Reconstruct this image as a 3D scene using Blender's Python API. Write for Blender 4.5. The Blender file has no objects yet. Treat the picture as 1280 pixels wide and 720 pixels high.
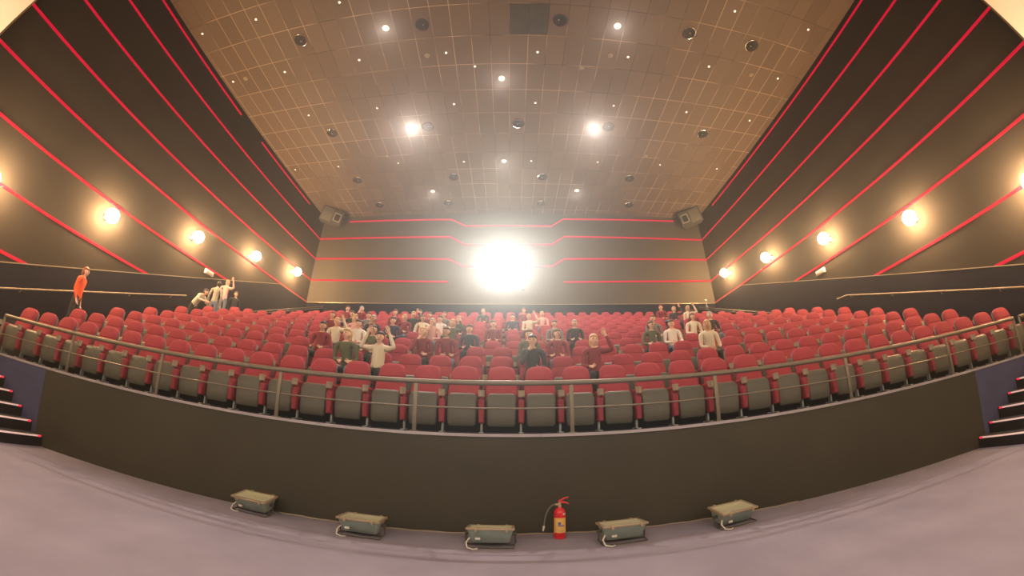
import bpy, bmesh, math, random
from mathutils import Vector, Matrix
random.seed(7)
PI = math.pi
scene = bpy.context.scene
COL = scene.collection

# ------------------------------------------------------------------ materials
def mat(name, col, rough=.6, metal=0.0, var=.0, scale=8.0, bump=.0, emit=None, estr=0.0, spec=.5, col2=None, coat=0.0):
    m = bpy.data.materials.new(name); m.use_nodes = True
    nt = m.node_tree; b = nt.nodes['Principled BSDF']
    b.inputs['Base Color'].default_value = (*col, 1)
    b.inputs['Roughness'].default_value = rough
    b.inputs['Metallic'].default_value = metal
    b.inputs['Specular IOR Level'].default_value = spec
    b.inputs['Coat Weight'].default_value = coat
    if var or bump or col2:
        tc = nt.nodes.new('ShaderNodeTexCoord'); n = nt.nodes.new('ShaderNodeTexNoise')
        n.inputs['Scale'].default_value = scale; n.inputs['Detail'].default_value = 4
        nt.links.new(tc.outputs['Object'], n.inputs['Vector'])
        if var or col2:
            r = nt.nodes.new('ShaderNodeValToRGB')
            lo = col2 if col2 else tuple(c * (1 - var) for c in col)
            hi = col if col2 else tuple(min(1, c * (1 + var)) for c in col)
            r.color_ramp.elements[0].position = .3; r.color_ramp.elements[1].position = .7
            r.color_ramp.elements[0].color = (*lo, 1); r.color_ramp.elements[1].color = (*hi, 1)
            nt.links.new(n.outputs['Fac'], r.inputs['Fac']); nt.links.new(r.outputs['Color'], b.inputs['Base Color'])
        if bump:
            bp = nt.nodes.new('ShaderNodeBump'); bp.inputs['Strength'].default_value = bump; bp.inputs['Distance'].default_value = .01
            n2 = nt.nodes.new('ShaderNodeTexNoise'); n2.inputs['Scale'].default_value = scale * 12
            nt.links.new(tc.outputs['Object'], n2.inputs['Vector'])
            nt.links.new(n2.outputs['Fac'], bp.inputs['Height']); nt.links.new(bp.outputs['Normal'], b.inputs['Normal'])
    if emit:
        b.inputs['Emission Color'].default_value = (*emit, 1); b.inputs['Emission Strength'].default_value = estr
    return m

M = {}
M['floor'] = mat('grey_lilac_carpet', (.30, .270, .345), .9, var=.10, scale=1.3, bump=.25, spec=.2)
M['tier'] = mat('dark_tier_carpet', (.035, .032, .04), .95, var=.2, scale=3, bump=.2, spec=.1)
M['wall'] = mat('dark_brown_fabric_wall', (.034, .0255, .0185), .85, var=.12, scale=.6, bump=.15, spec=.2)
M['backwall'] = mat('taupe_fabric_wall', (.098, .082, .060), .85, var=.08, scale=.5, bump=.1, spec=.2)
M['navy'] = mat('navy_carpet_panel', (.009, .009, .020), .9, var=.15, scale=2, bump=.2, spec=.15)
M['blue'] = mat('blue_carpet_panel', (.085, .09, .17), .9, var=.12, scale=2, bump=.2, spec=.15)
M['parapet'] = mat('olive_black_panel', (.058, .052, .037), .7, var=.12, scale=.8, bump=.05, spec=.3)
M['coping'] = mat('grey_aluminium_edge', (.42, .38, .42), .4, .3, var=.08, scale=4)
M['edge'] = mat('brass_edge', (.35, .28, .18), .4, .5)
M['strip'] = mat('red_light_strip', (.16, .0, .01), .9, spec=.1, emit=(1.0, .0, .045), estr=.58)
M['strip'].cycles.emission_sampling = 'NONE'
M['seat'] = mat('red_upholstery', (.355, .047, .066), .85, var=.08, scale=6, bump=.15, spec=.25)
M['pad'] = mat('red_side_pad', (.31, .038, .056), .7, var=.05, scale=6, spec=.3)
M['shell'] = mat('grey_brown_plastic', (.125, .118, .092), .42, var=.05, scale=5)
M['cup'] = mat('tan_plastic', (.40, .34, .24), .5)
M['blackp'] = mat('black_plastic', (.02, .02, .02), .5)
M['legm'] = mat('grey_painted_steel', (.33, .35, .34), .4, .5)
M['steel'] = mat('brushed_steel', (.21, .18, .142), .45, .6, var=.06, scale=12)
M['wood'] = mat('oak_handrail', (.36, .27, .17), .4, var=.15, scale=5)
M['chrome'] = mat('chrome', (.75, .70, .62), .18, 1.0)
M['reflector'] = mat('dark_reflector', (.018, .017, .015), .55, .0)
M['globe'] = mat('lit_glass_globe', (1, .9, .75), .3, emit=(1.0, .63, .31), estr=320)
M['pearl'] = mat('lit_lamp_lens', (1, .9, .75), .3, emit=(1.0, .80, .56), estr=3)
M['pearl'].cycles.emission_sampling = 'NONE'
M['tiny'] = mat('lit_small_lens', (1, .9, .8), .3, emit=(1.0, .86, .66), estr=2.2)
M['tiny'].cycles.emission_sampling = 'NONE'
M['detector'] = mat('cream_plastic', (.38, .30, .22), .5)
M['booth'] = mat('lit_booth_glass', (1, 1, .95), .3, emit=(1.0, .97, .86), estr=30)
M['screen'] = mat('white_perforated_screen', (.80, .78, .70), .8, var=.02, scale=40)
M['brownframe'] = mat('brown_screen_border', (.16, .10, .045), .6)
M['speaker'] = mat('speaker_cabinet', (.09, .082, .068), .6, var=.1, scale=4)
M['grille'] = mat('speaker_grille', (.15, .14, .115), .7, var=.1, scale=30)
M['horn'] = mat('speaker_horn', (.30, .28, .22), .5)
M['flood'] = mat('grey_green_enamel', (.26, .32, .29), .45, var=.06, scale=10)
M['floodrim'] = mat('tan_metal_rim', (.44, .34, .23), .4, .2)
M['floodin'] = mat('cream_reflector', (.95, .90, .70), .4, .0)
M['glass'] = mat('clear_glass', (1, 1, 1), .05)
def thin_glass(m):
    nt = m.node_tree; out = nt.nodes['Material Output']
    tr = nt.nodes.new('ShaderNodeBsdfTransparent'); gl = nt.nodes.new('ShaderNodeBsdfGlossy'); gl.inputs['Roughness'].default_value = .05
    mx = nt.nodes.new('ShaderNodeMixShader'); mx.inputs[0].default_value = .10
    tr.inputs['Color'].default_value = (.97, .98, .96, 1)
    nt.links.new(tr.outputs[0], mx.inputs[1]); nt.links.new(gl.outputs[0], mx.inputs[2]); nt.links.new(mx.outputs[0], out.inputs['Surface'])
thin_glass(M['glass'])
M['red'] = mat('red_enamel', (.72, .012, .03), .28, coat=.5)
M['yellow'] = mat('yellow_label', (.83, .52, .14), .5)
M['labelblue'] = mat('label_blue', (.10, .14, .36), .5)
M['labelpurple'] = mat('label_purple', (.35, .22, .36), .5)
M['white'] = mat('white_plastic', (.78, .74, .66), .5)
M['rubber'] = mat('grey_rubber', (.16, .15, .13), .6)
M['hatch'] = mat('grey_ceiling_hatch', (.075, .068, .052), .8, col2=(.045, .042, .034), scale=2.2)
M['nosing'] = mat('lit_step_nosing', (.7, .55, .5), .4, emit=(1.0, .62, .56), estr=.45)
M['nosing'].cycles.emission_sampling = 'NONE'
M['nosingred'] = mat('red_step_end', (.7, .05, .08), .4, emit=(1.0, .02, .08), estr=.75)
M['nosingred'].cycles.emission_sampling = 'NONE'
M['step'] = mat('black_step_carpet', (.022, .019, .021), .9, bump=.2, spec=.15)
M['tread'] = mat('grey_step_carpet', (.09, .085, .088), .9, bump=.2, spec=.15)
M['cable'] = mat('tan_cable', (.42, .34, .24), .6)

# ceiling: tile grid in object space
def ceiling_material():
    m = bpy.data.materials.new('ceiling_tiles'); m.use_nodes = True
    nt = m.node_tree; b = nt.nodes['Principled BSDF']; L = nt.links
    tc = nt.nodes.new('ShaderNodeTexCoord'); sp = nt.nodes.new('ShaderNodeSeparateXYZ')
    L.new(tc.outputs['Object'], sp.inputs[0])
    def mth(op, a, bb=None):
        n = nt.nodes.new('ShaderNodeMath'); n.operation = op
        for i, v in enumerate((a, bb)):
            if v is None: continue
            if hasattr(v, 'links'): L.new(v, n.inputs[i])
            else: n.inputs[i].default_value = v
        return n.outputs[0]
    def grid(o, off, pitch, w):
        u = mth('DIVIDE', mth('SUBTRACT', o, off), pitch)
        f = mth('FRACT', u); d = mth('MINIMUM', f, mth('SUBTRACT', 1.0, f))
        return mth('LESS_THAN', d, w / pitch), mth('FLOOR', u)
    gx, ix = grid(sp.outputs['X'], -.077, .593, .0095)
    gy, iy = grid(sp.outputs['Y'], 4.95, 1.115, .0105)
    g = mth('MAXIMUM', gx, gy)
    cmb = nt.nodes.new('ShaderNodeCombineXYZ'); L.new(ix, cmb.inputs[0]); L.new(iy, cmb.inputs[1])
    wn = nt.nodes.new('ShaderNodeTexWhiteNoise'); wn.noise_dimensions = '3D'; L.new(cmb.outputs[0], wn.inputs['Vector'])
    r = nt.nodes.new('ShaderNodeValToRGB')
    r.color_ramp.elements[0].color = (.150, .108, .075, 1); r.color_ramp.elements[1].color = (.182, .132, .092, 1)
    L.new(wn.outputs['Value'], r.inputs['Fac'])
    # grazing light painted into the joint colour: noise makes some runs pale, others dark
    n = nt.nodes.new('ShaderNodeTexNoise'); n.inputs['Scale'].default_value = .45; L.new(tc.outputs['Object'], n.inputs['Vector'])
    r2 = nt.nodes.new('ShaderNodeValToRGB')
    r2.color_ramp.elements[0].position = .42; r2.color_ramp.elements[1].position = .56
    r2.color_ramp.elements[0].color = (.07, .05, .034, 1); r2.color_ramp.elements[1].color = (.52, .38, .25, 1)
    L.new(n.outputs['Fac'], r2.inputs['Fac'])
    mx = nt.nodes.new('ShaderNodeMix'); mx.data_type = 'RGBA'
    L.new(g, mx.inputs[0]); L.new(r.outputs['Color'], mx.inputs[6]); L.new(r2.outputs['Color'], mx.inputs[7])
    L.new(mx.outputs[2], b.inputs['Base Color'])
    bp = nt.nodes.new('ShaderNodeBump'); bp.inputs['Strength'].default_value = .4; bp.inputs['Distance'].default_value = .01
    bp.invert = True; L.new(g, bp.inputs['Height']); L.new(bp.outputs['Normal'], b.inputs['Normal'])
    b.inputs['Roughness'].default_value = .55; b.inputs['Specular IOR Level'].default_value = .35
    return m
M['ceiling'] = ceiling_material()

# ------------------------------------------------------------------ mesh builder
class MB:
    def __init__(s): s.v = []; s.f = []; s.mi = []
    def add(s, vs, fs, k=0, mtx=None):
        o = len(s.v)
        for p in vs:
            p = Vector(p); s.v.append(tuple(mtx @ p) if mtx else tuple(p))
        for f in fs: s.f.append(tuple(i + o for i in f)); s.mi.append(k)
        return s
    def box(s, c, d, k=0, bev=0.0, mtx=None, seg=2):
        bm = bmesh.new(); bmesh.ops.create_cube(bm, size=1)
        for v in bm.verts: v.co = Vector((v.co.x * d[0] + c[0], v.co.y * d[1] + c[1], v.co.z * d[2] + c[2]))
        if bev: bmesh.ops.bevel(bm, geom=bm.edges[:], offset=bev, segments=seg, affect='EDGES', profile=.5)
        bm.verts.index_update()
        s.add([v.co.copy() for v in bm.verts], [[v.index for v in f.verts] for f in bm.faces], k, mtx); bm.free(); return s
    def loft(s, rings, k=0, cap=True, mtx=None):
        n = len(rings[0]); vs = [p for r in rings for p in r]; fs = []
        for i in range(len(rings) - 1):
            for j in range(n):
                a = i * n + j; b = i * n + (j + 1) % n
                fs.append((a, b, b + n, a + n))
        if cap: fs.append(tuple(range(n))[::-1]); fs.append(tuple(range((len(rings) - 1) * n, len(rings) * n)))
        return s.add(vs, fs, k, mtx)
    def tube(s, pts, r, k=0, n=10, mtx=None, closed=False):
        pts = [Vector(p) for p in pts]; rings = []
        rr = r if isinstance(r, (list, tuple)) else [r] * len(pts)
        up = Vector((0, 0, 1)); prev = None
        for i, p in enumerate(pts):
            t = (pts[min(i + 1, len(pts) - 1)] - pts[max(i - 1, 0)]).normalized()
            if prev is None:
                a = t.cross(up if abs(t.z) < .95 else Vector((1, 0, 0))).normalized()
            else:
                a = (prev - t * prev.dot(t)).normalized()
            prev = a; b = t.cross(a)
            rings.append([p + (a * math.cos(2 * PI * j / n) + b * math.sin(2 * PI * j / n)) * rr[i] for j in range(n)])
        return s.loft(rings, k, True, mtx)
    def lathe(s, prof, k=0, n=24, mtx=None, cap=True):
        rings = [[(r * math.cos(2 * PI * j / n), r * math.sin(2 * PI * j / n), z) for j in range(n)] for r, z in prof]
        return s.loft(rings, k, cap, mtx)
    def prism(s, poly, axis, a, b, k=0, mtx=None):
        # poly of (u, v) extruded from a to b along axis: 'x' -> (a,u,v), 'y' -> (u,a,v), 'z' -> (u,v,a)
        g = {'x': lambda u, v, w: (w, u, v), 'y': lambda u, v, w: (u, w, v), 'z': lambda u, v, w: (u, v, w)}[axis]
        return s.loft([[g(u, v, a) for u, v in poly], [g(u, v, b) for u, v in poly]], k, True, mtx)
    def sphere(s, c, r, k=0, n=16, m=10, mtx=None, fn=None):
        r = r if isinstance(r, (list, tuple)) else (r, r, r)
        vs = [(0, 0, 1)] + [(math.sin(PI * i / m) * math.cos(2 * PI * j / n), math.sin(PI * i / m) * math.sin(2 * PI * j / n), math.cos(PI * i / m)) for i in range(1, m) for j in range(n)] + [(0, 0, -1)]
        if fn: vs = [fn(Vector(p)) for p in vs]
        vs = [(c[0] + p[0] * r[0], c[1] + p[1] * r[1], c[2] + p[2] * r[2]) for p in vs]
        fs = [(0, 1 + j, 1 + (j + 1) % n) for j in range(n)]
        for i in range(m - 2):
            for j in range(n):
                a = 1 + i * n + j; b = 1 + i * n + (j + 1) % n
                fs.append((a, a + n, b + n, b))
        e = len(vs) - 1
        fs += [(e, e - n + (j + 1) % n, e - n + j) for j in range(n)]
        return s.add(vs, fs, k, mtx)
    def mesh(s, name, mats, smooth=True):
        me = bpy.data.meshes.new(name); me.from_pydata(s.v, [], s.f)
        for m in (mats if isinstance(mats, (list, tuple)) else [mats]): me.materials.append(m)
        me.polygons.foreach_set('material_index', s.mi)
        bm = bmesh.new(); bm.from_mesh(me); bmesh.ops.recalc_face_normals(bm, faces=bm.faces[:]); bm.to_mesh(me); bm.free()
        if smooth:
            me.polygons.foreach_set('use_smooth', [True] * len(me.polygons))
            me.set_sharp_from_angle(angle=math.radians(38))
        me.update(); return me
    def build(s, name, mats, parent=None, smooth=True, loc=None):
        o = bpy.data.objects.new(name, s.mesh(name, mats, smooth)); COL.objects.link(o)
        if parent: o.parent = parent
        if loc: o.location = loc
        return o

def rrect(w, h, r=.25, n=5):
    # rounded rectangle ring, half sizes w,h, radius r*min
    R = r * min(w, h) * 2; R = min(R, w, h); pts = []
    for cx, cy, a0 in ((w - R, h - R, 0), (-w + R, h - R, PI / 2), (-w + R, -h + R, PI), (w - R, -h + R, 1.5 * PI)):
        for i in range(n): 
            a = a0 + (PI / 2) * i / (n - 1); pts.append((cx + R * math.cos(a), cy + R * math.sin(a)))
    return pts

def thing(name, label, cat, loc=(0, 0, 0), rz=0.0, group=None):
    o = bpy.data.objects.new(name, None); COL.objects.link(o); o.empty_display_size = .1
    o.location = loc; o.rotation_euler = (0, 0, rz); tag(o, label, cat, group); return o
def tag(o, label, cat, group=None):
    o['label'] = label; o['category'] = cat
    if group: o['group'] = group
    return o
def struct(o): o['kind'] = 'structure'; return o
def dup(o, parent=None):
    c = o.copy(); COL.objects.link(c); c.parent = parent
    for ch in list(o.children): dup(ch, c)
    return c
ORD = ['zeroth', 'first', 'second', 'third', 'fourth', 'fifth', 'sixth', 'seventh', 'eighth', 'ninth', 'tenth', 'eleventh', 'twelfth',
       'thirteenth', 'fourteenth', 'fifteenth', 'sixteenth', 'seventeenth', 'eighteenth', 'nineteenth', 'twentieth']
def seatpos(i, n):
    # i from 0; counted from the nearer end, so the words stay short
    if i < (n + 1) // 2: return ORD[i + 1] + ' from left end'
    return ORD[n - i] + ' from right end'

# ------------------------------------------------------------------ hall geometry
W = 10.9; YB = 16.5; YF = -2.2; ZC = 12.18; C1 = .0259; YP = 4.467; HP = 1.223
ZH = [2.16, 2.50, 2.88, 3.25, 3.66, 4.06, 4.47, 4.88, 5.30, 5.74, 6.20]
ENDS = [(36, -9.11, 9.39), (36, -9.12, 9.33), (36, -9.25, 9.45), (37, -9.4, 9.6), (37, -9.5, 9.65), (37, -9.6, 9.75), (37, -9.6, 9.7)] + [(33, -8.6, 8.6)] * 4
NR = 11
def rowdef(k): return 4.467 + .72 + 1.02 * k, C1 * (1 - (k / 10) ** 2)
def arc_x(s, c):
    x = s
    for _ in range(20): x = s / (1 + (2 * c * x) ** 2 / 6)
    return x
FZ = [z - .94 for z in ZH]
def tier_front(k):
    if k == 0: return 4.467 + .06, C1
    y, c = rowdef(k - 1); return y + .17, c
par = lambda x: YP - C1 * x * x

struct(MB().box((0, (YB + YF) / 2, -.1), (2 * W + .6, YB - YF + .6, .2)).build('floor', M['floor'], smooth=False))
struct(MB().box((0, (YB + YF) / 2, ZC + .1), (2 * W + .6, YB - YF + .6, .2)).build('ceiling', M['ceiling'], smooth=False))
for nm, sx in (('wall_left', -1), ('wall_right', 1)):
    struct(MB().box((sx * (W + .15), (YB + YF) / 2, ZC / 2), (.3, YB - YF + .6, ZC)).build(nm, M['wall'], smooth=False))
struct(MB().box((0, YF - .15, ZC / 2), (2 * W, .3, ZC)).build('wall_front', M['wall'], smooth=False))

# back wall with the opening of the projection booth
PX, PZ, PW, PH = -.35, 8.47, .95, .72
b = MB()
for (x0, x1, z0, z1) in ((-W, PX - PW, 0, ZC), (PX + PW, W, 0, ZC), (PX - PW, PX + PW, 0, PZ - PH), (PX - PW, PX + PW, PZ + PH, ZC)):
    b.box(((x0 + x1) / 2, YB + .15, (z0 + z1) / 2), (x1 - x0, .3, z1 - z0))
struct(b.build('wall_back', M['backwall'], smooth=False))
t = thing('projection_window', 'glaring white projection booth window in the middle of the back wall', 'window', (PX, YB, PZ))
b = MB()
for (c, d) in (((0, -.02, PH), (2 * PW + .12, .1, .06)), ((0, -.02, -PH), (2 * PW + .12, .1, .06)), ((PW, -.02, 0), (.06, .1, 2 * PH)), ((-PW, -.02, 0), (.06, .1, 2 * PH))):
    b.box(c, d, bev=.01)
b.build('frame', M['speaker'], t)
MB().box((0, .10, 0), (2 * PW, .03, 2 * PH)).build('pane', M['booth'], t, smooth=False)

# seating tiers
N = 56
def xs_(n=N): return [-W + 2 * W * i / n for i in range(n + 1)]
b = MB(); X = xs_()
for k in range(NR):
    y0, c = tier_front(k); zlo = 0 if k == 0 else FZ[k - 1]; z = FZ[k]
    if k < NR - 1: y1, c1 = tier_front(k + 1)
    else: y1, c1 = YB, 0
    vs = []
    for x in X: vs += [(x, y0 - c * x * x, zlo), (x, y0 - c * x * x, z), (x, y1 - c1 * x * x, z)]
    fs = []
    for i in range(N):
        a = 3 * i; fs += [(a, a + 3, a + 4, a + 1), (a + 1, a + 4, a + 5, a + 2)]
    b.add(vs, fs)
o = b.build('floor_tiers', M['tier'], smooth=False); struct(o)

# parapet with its coping
b = MB(); X = xs_(72); vs = []
for x in X: vs += [(x, par(x), 0), (x, par(x), HP - .03), (x, par(x) + .1, HP - .03), (x, par(x) + .1, 0)]
for i in range(72):
    a = 4 * i; xm = (X[i] + X[i + 1]) / 2; k = 1 if abs(xm) > 7.4 else 0
    b.add([vs[a], vs[a + 1], vs[a + 4], vs[a + 5]], [(0, 2, 3, 1)], k)
    b.add([vs[a + 1], vs[a + 2], vs[a + 5], vs[a + 6]], [(0, 2, 3, 1)], k)
struct(b.build('wall_parapet', [M['parapet'], M['blue']]))
b = MB(); rings = []
for x in X: rings.append([(x, par(x) - .02, HP - .035), (x, par(x) - .02, HP), (x, par(x) + .09, HP), (x, par(x) + .09, HP - .035)])
b.loft(rings); struct(b.build('trim_1', M['coping'], smooth=False))

# lower side panels following the rake, with a thin edge on top
def wz(y): return min(max(2.72 + .357 * (y - 2.0), 2.72), 6.95)
for nm, sx in (('baseboard_left', -1), ('baseboard_right', 1)):
    ys = [YF, 2.0, (6.95 - 2.72) / .357 + 2.0, YB]
    poly = [(YF, 0), (YB, 0)] + [(y, wz(y)) for y in ys[::-1]]
    struct(MB().prism(poly, 'x', sx * W, sx * (W - .05)).build(nm, M['navy'], smooth=False))
    b = MB()
    for i in range(3):
        y0, y1 = ys[i], ys[i + 1]
        b.prism([(y0, wz(y0)), (y1, wz(y1)), (y1, wz(y1) + .025), (y0, wz(y0) + .025)], 'x', sx * W, sx * (W - .06))
    struct(b.build('trim_2' if sx < 0 else 'trim_3', M['edge'], smooth=False))
struct(MB().box((0, YB - .025, 6.95 / 2), (2 * W - .1, .05, 6.95)).build('baseboard_back', M['navy'], smooth=False))
struct(MB().box((0, YB - .03, 6.963), (2 * W - .12, .06, .025)).build('trim_4', M['edge'], smooth=False))

# red light strips
SZ = [1.35 + z * 1.805 for z in (5.854, 5.228, 4.534, 3.826, 3.134, 2.438, 1.735, 1.033)]
WORDS = ['topmost', 'second from the top', 'third from the top', 'fourth from the top', 'fifth from the top', 'sixth from the top', 'seventh from the top', 'lowest']
for side, sx in (('left', -1), ('right', 1)):
    for i, z in enumerate(SZ):
        y1 = YB if z > 6.95 else 2.0 + (z - 2.72) / .357
        segs = [(-1.9, y1)]
        if i == 0 and sx < 0: segs = [(-1.9, 7.9), (9.6, 14.6)]
        if i == 0 and sx > 0: segs = [(-1.9, 14.6)]
        b = MB()
        for (a, e) in segs: b.box((sx * (W - .018), (a + e) / 2, z), (.026, e - a, .078), bev=.008)
        tag(b.build('light_strip', M['strip']), 'glowing red light strip along the %s wall, %s of eight' % (side, WORDS[i]), 'light strip', 'red light strips on the %s wall' % side)
def strip_path(pts, label):
    b = MB(); rings = []
    h = .043
    for (x, z) in pts: rings.append([(x, YB - .035, z - h), (x, YB - .035, z + h), (x, YB - .005, z + h), (x, YB - .005, z - h)])
    b.loft(rings); tag(b.build('light_strip', M['strip'], smooth=False), label, 'light strip', 'red light strips on the back wall')
strip_path([(-9.2, 11.85), (-3.2, 11.79), (-2.45, 11.37), (2.15, 11.37), (2.82, 11.82), (9.3, 11.95)], 'stepped red light strip across the back wall, topmost, between the two speakers')
strip_path([(-W, SZ[1]), (-3.2, 10.70), (-2.4, 10.22), (2.12, 10.24), (2.8, 10.73), (W, SZ[1])], 'stepped red light strip across the back wall, second from the top')
strip_path([(-W, SZ[2]), (-3.2, 9.40), (-2.4, 8.98), (-1.4, 8.98)], 'red light strip on the back wall, third from the top, left of the booth window')
strip_path([(.72, 9.0), (2.1, 9.0), (2.72, 9.42), (W, SZ[2])], 'red light strip on the back wall, third from the top, right of the booth window')
strip_path([(-W, SZ[3]), (-3.15, 8.14)], 'lowest red light strip on the back wall, left of the booth window')
strip_path([(2.64, 8.14), (W, SZ[3])], 'lowest red light strip on the back wall, right of the booth window')

# ------------------------------------------------------------------ stairs in the front corners
def staircase(sx, side):
    t = thing('staircase', 'dark carpeted staircase with lit nosings rising to the %s wall beside the parapet' % side, 'stairs', (sx * 7.1, 1.6, 0))
    ris = HP / 7
    for i in range(7):
        x0 = 7.10 + .262 * i; x1 = 7.10 + .262 * (i + 1) if i < 6 else W - .06
        z1 = ris * (i + 1)
        s = MB()
        y0 = .35
        poly = [(sx * x0, y0), (sx * x1, y0), (sx * x1, par(x1) - .005), (sx * x0, par(x0) - .005)]
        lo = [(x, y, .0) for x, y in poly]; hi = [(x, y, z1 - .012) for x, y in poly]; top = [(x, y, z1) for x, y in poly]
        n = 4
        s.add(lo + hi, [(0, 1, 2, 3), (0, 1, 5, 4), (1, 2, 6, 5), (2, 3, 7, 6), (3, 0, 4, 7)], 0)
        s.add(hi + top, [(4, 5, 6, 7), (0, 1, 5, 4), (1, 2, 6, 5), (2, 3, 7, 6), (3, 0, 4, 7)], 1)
        if i == 6: nm = 'landing'
        else: nm = 'step'
        st = s.build(nm, [M['step'], M['tread']], t, smooth=False, loc=(-sx * 7.1, -1.6, 0))
        e = par(x0) - .03
        nb = MB().box((sx * (x0 - .004), (y0 + e) / 2, z1 - .012), (.03, e - y0, .024), bev=.005)
        ns = nb.build('nosing', M['nosing'], st)
        MB().box((sx * (x0 - .006), e - .03, z1 - .014), (.034, .06, .028), bev=.006).build('end_cap', M['nosingred'], st)
    return t
staircase(-1, 'left'); staircase(1, 'right')

# ------------------------------------------------------------------ guard rail on the parapet
t = thing('guard_rail', 'brushed steel guard rail along the curved parapet in front of the seats', 'railing', (0, YP, HP))
off = Vector((0, -YP, -HP))
def railpts(z, a, e, n=60): return [Vector((a + (e - a) * i / n, par(a + (e - a) * i / n) + .035, z)) + off for i in range(n + 1)]
MB().tube(railpts(1.85, -8.56, 8.5), .033).build('top_rail', M['steel'], t)
MB().tube(railpts(1.535, -8.56, 8.5), .011, n=8).build('mid_rail', M['steel'], t)
for x in (-8.56, -6.87, -5.03, -3.04, -1.18, .75, 2.66, 4.78, 6.84, 8.5):
    b = MB(); p = Vector((x, par(x) + .035, 0)) + Vector((0, -YP, -HP))
    a = math.atan(-2 * C1 * x)
    b.box((0, 0, .31), (.05, .03, .62), bev=.004, mtx=Matrix.Translation((p.x, p.y, 0)) @ Matrix.Rotation(a, 4, 'Z'))
    b.box((0, 0, .006), (.10, .075, .012), bev=.003, mtx=Matrix.Translation((p.x, p.y, 0)) @ Matrix.Rotation(a, 4, 'Z'))
    b.build('post', M['steel'], t)
t = thing('guard_rail', 'short steel guard rail beyond the gap at the right stair head', 'railing', (8.75, par(8.75), HP))
off = Vector((-8.75, -par(8.75), -HP))
MB().tube([Vector((x, par(x) + .035, 1.85)) + off for x in (8.66, 9.0, 9.5, 10.0, 10.6)], .033).build('top_rail', M['steel'], t)
MB().tube([Vector((x, par(x) + .035, 1.535)) + off for x in (8.66, 9.0, 9.5, 10.0, 10.6)], .011, n=8).build('mid_rail', M['steel'], t)
for x in (8.66, 10.6):
    MB().box((x - 8.75, par(x) - par(8.75) + .035, .31), (.05, .03, .62), bev=.004).build('post', M['steel'], t)

# handrails on the side walls
def wall_rail(sx, pts, label):
    p0 = pts[0]
    t = thing('wall_handrail', label, 'handrail', (sx * W, p0[0], p0[1]))
    x = -sx * .14
    MB().tube([(x, y - p0[0], z - p0[1]) for y, z in pts], .022).build('rail', M['wood'], t)
    y, e = pts[0][0] + .4, pts[-1][0] - .6
    n = 5
    for i in range(n):
        yy = y + (e - y) * i / (n - 1); zz = pts[0][1] + (pts[1][1] - pts[0][1]) * (yy - pts[0][0]) / (pts[1][0] - pts[0][0])
        MB().tube([(-sx * .055, yy - p0[0], zz - p0[1] - .07), (x, yy - p0[0], zz - p0[1] - .07), (x, yy - p0[0], zz - p0[1] - .02)], .012, n=8).build('bracket', M['steel'], t)
wall_rail(-1, [(1.5, 1.98), (8.6, 4.43)], 'pale wooden handrail on the dark left side wall')
wall_rail(1, [(1.5, 2.06), (8.10, 4.31), (8.55, 4.34)], 'pale wooden handrail on the dark right side wall')

# low guard walls with rails behind the seat blocks, next to the rear aisles
for sx, side in ((-1, 'left'), (1, 'right')):
    A_, B_ = (sx * 9.72, 10.48, 4.38), (sx * 9.3, 15.6, 6.36)
    b = MB()
    for w in (1,):
        dx = .06
        rings = [[(A_[0] - dx, A_[1], 3.0), (A_[0] + dx, A_[1], 3.0), (A_[0] + dx, A_[1], A_[2]), (A_[0] - dx, A_[1], A_[2])],
                 [(B_[0] - dx, B_[1], 3.0), (B_[0] + dx, B_[1], 3.0), (B_[0] + dx, B_[1], B_[2]), (B_[0] - dx, B_[1], B_[2])]]
        b.loft(rings)
    struct(b.build('wall_guard_' + side, M['navy'], smooth=False))
    t = thing('aisle_handrail', 'twin steel handrail sloping up the %s rear aisle on a low dark wall' % side, 'handrail', A_)
    d = Vector(B_) - Vector(A_)
    MB().tube([Vector((0, 0, .11)), d + Vector((0, 0, .11))], .026).build('rail', M['steel'], t)
    MB().tube([Vector((0, 0, .03)), d + Vector((0, 0, .03))], .018).build('lower_rail', M['steel'], t)
    for i in range(5):
        p = d * (i / 4 * .98 + .01)
        MB().tube([p + Vector((0, 0, -.03)), p + Vector((0, 0, .11))], .014, n=8).build('post', M['steel'], t)

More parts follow.
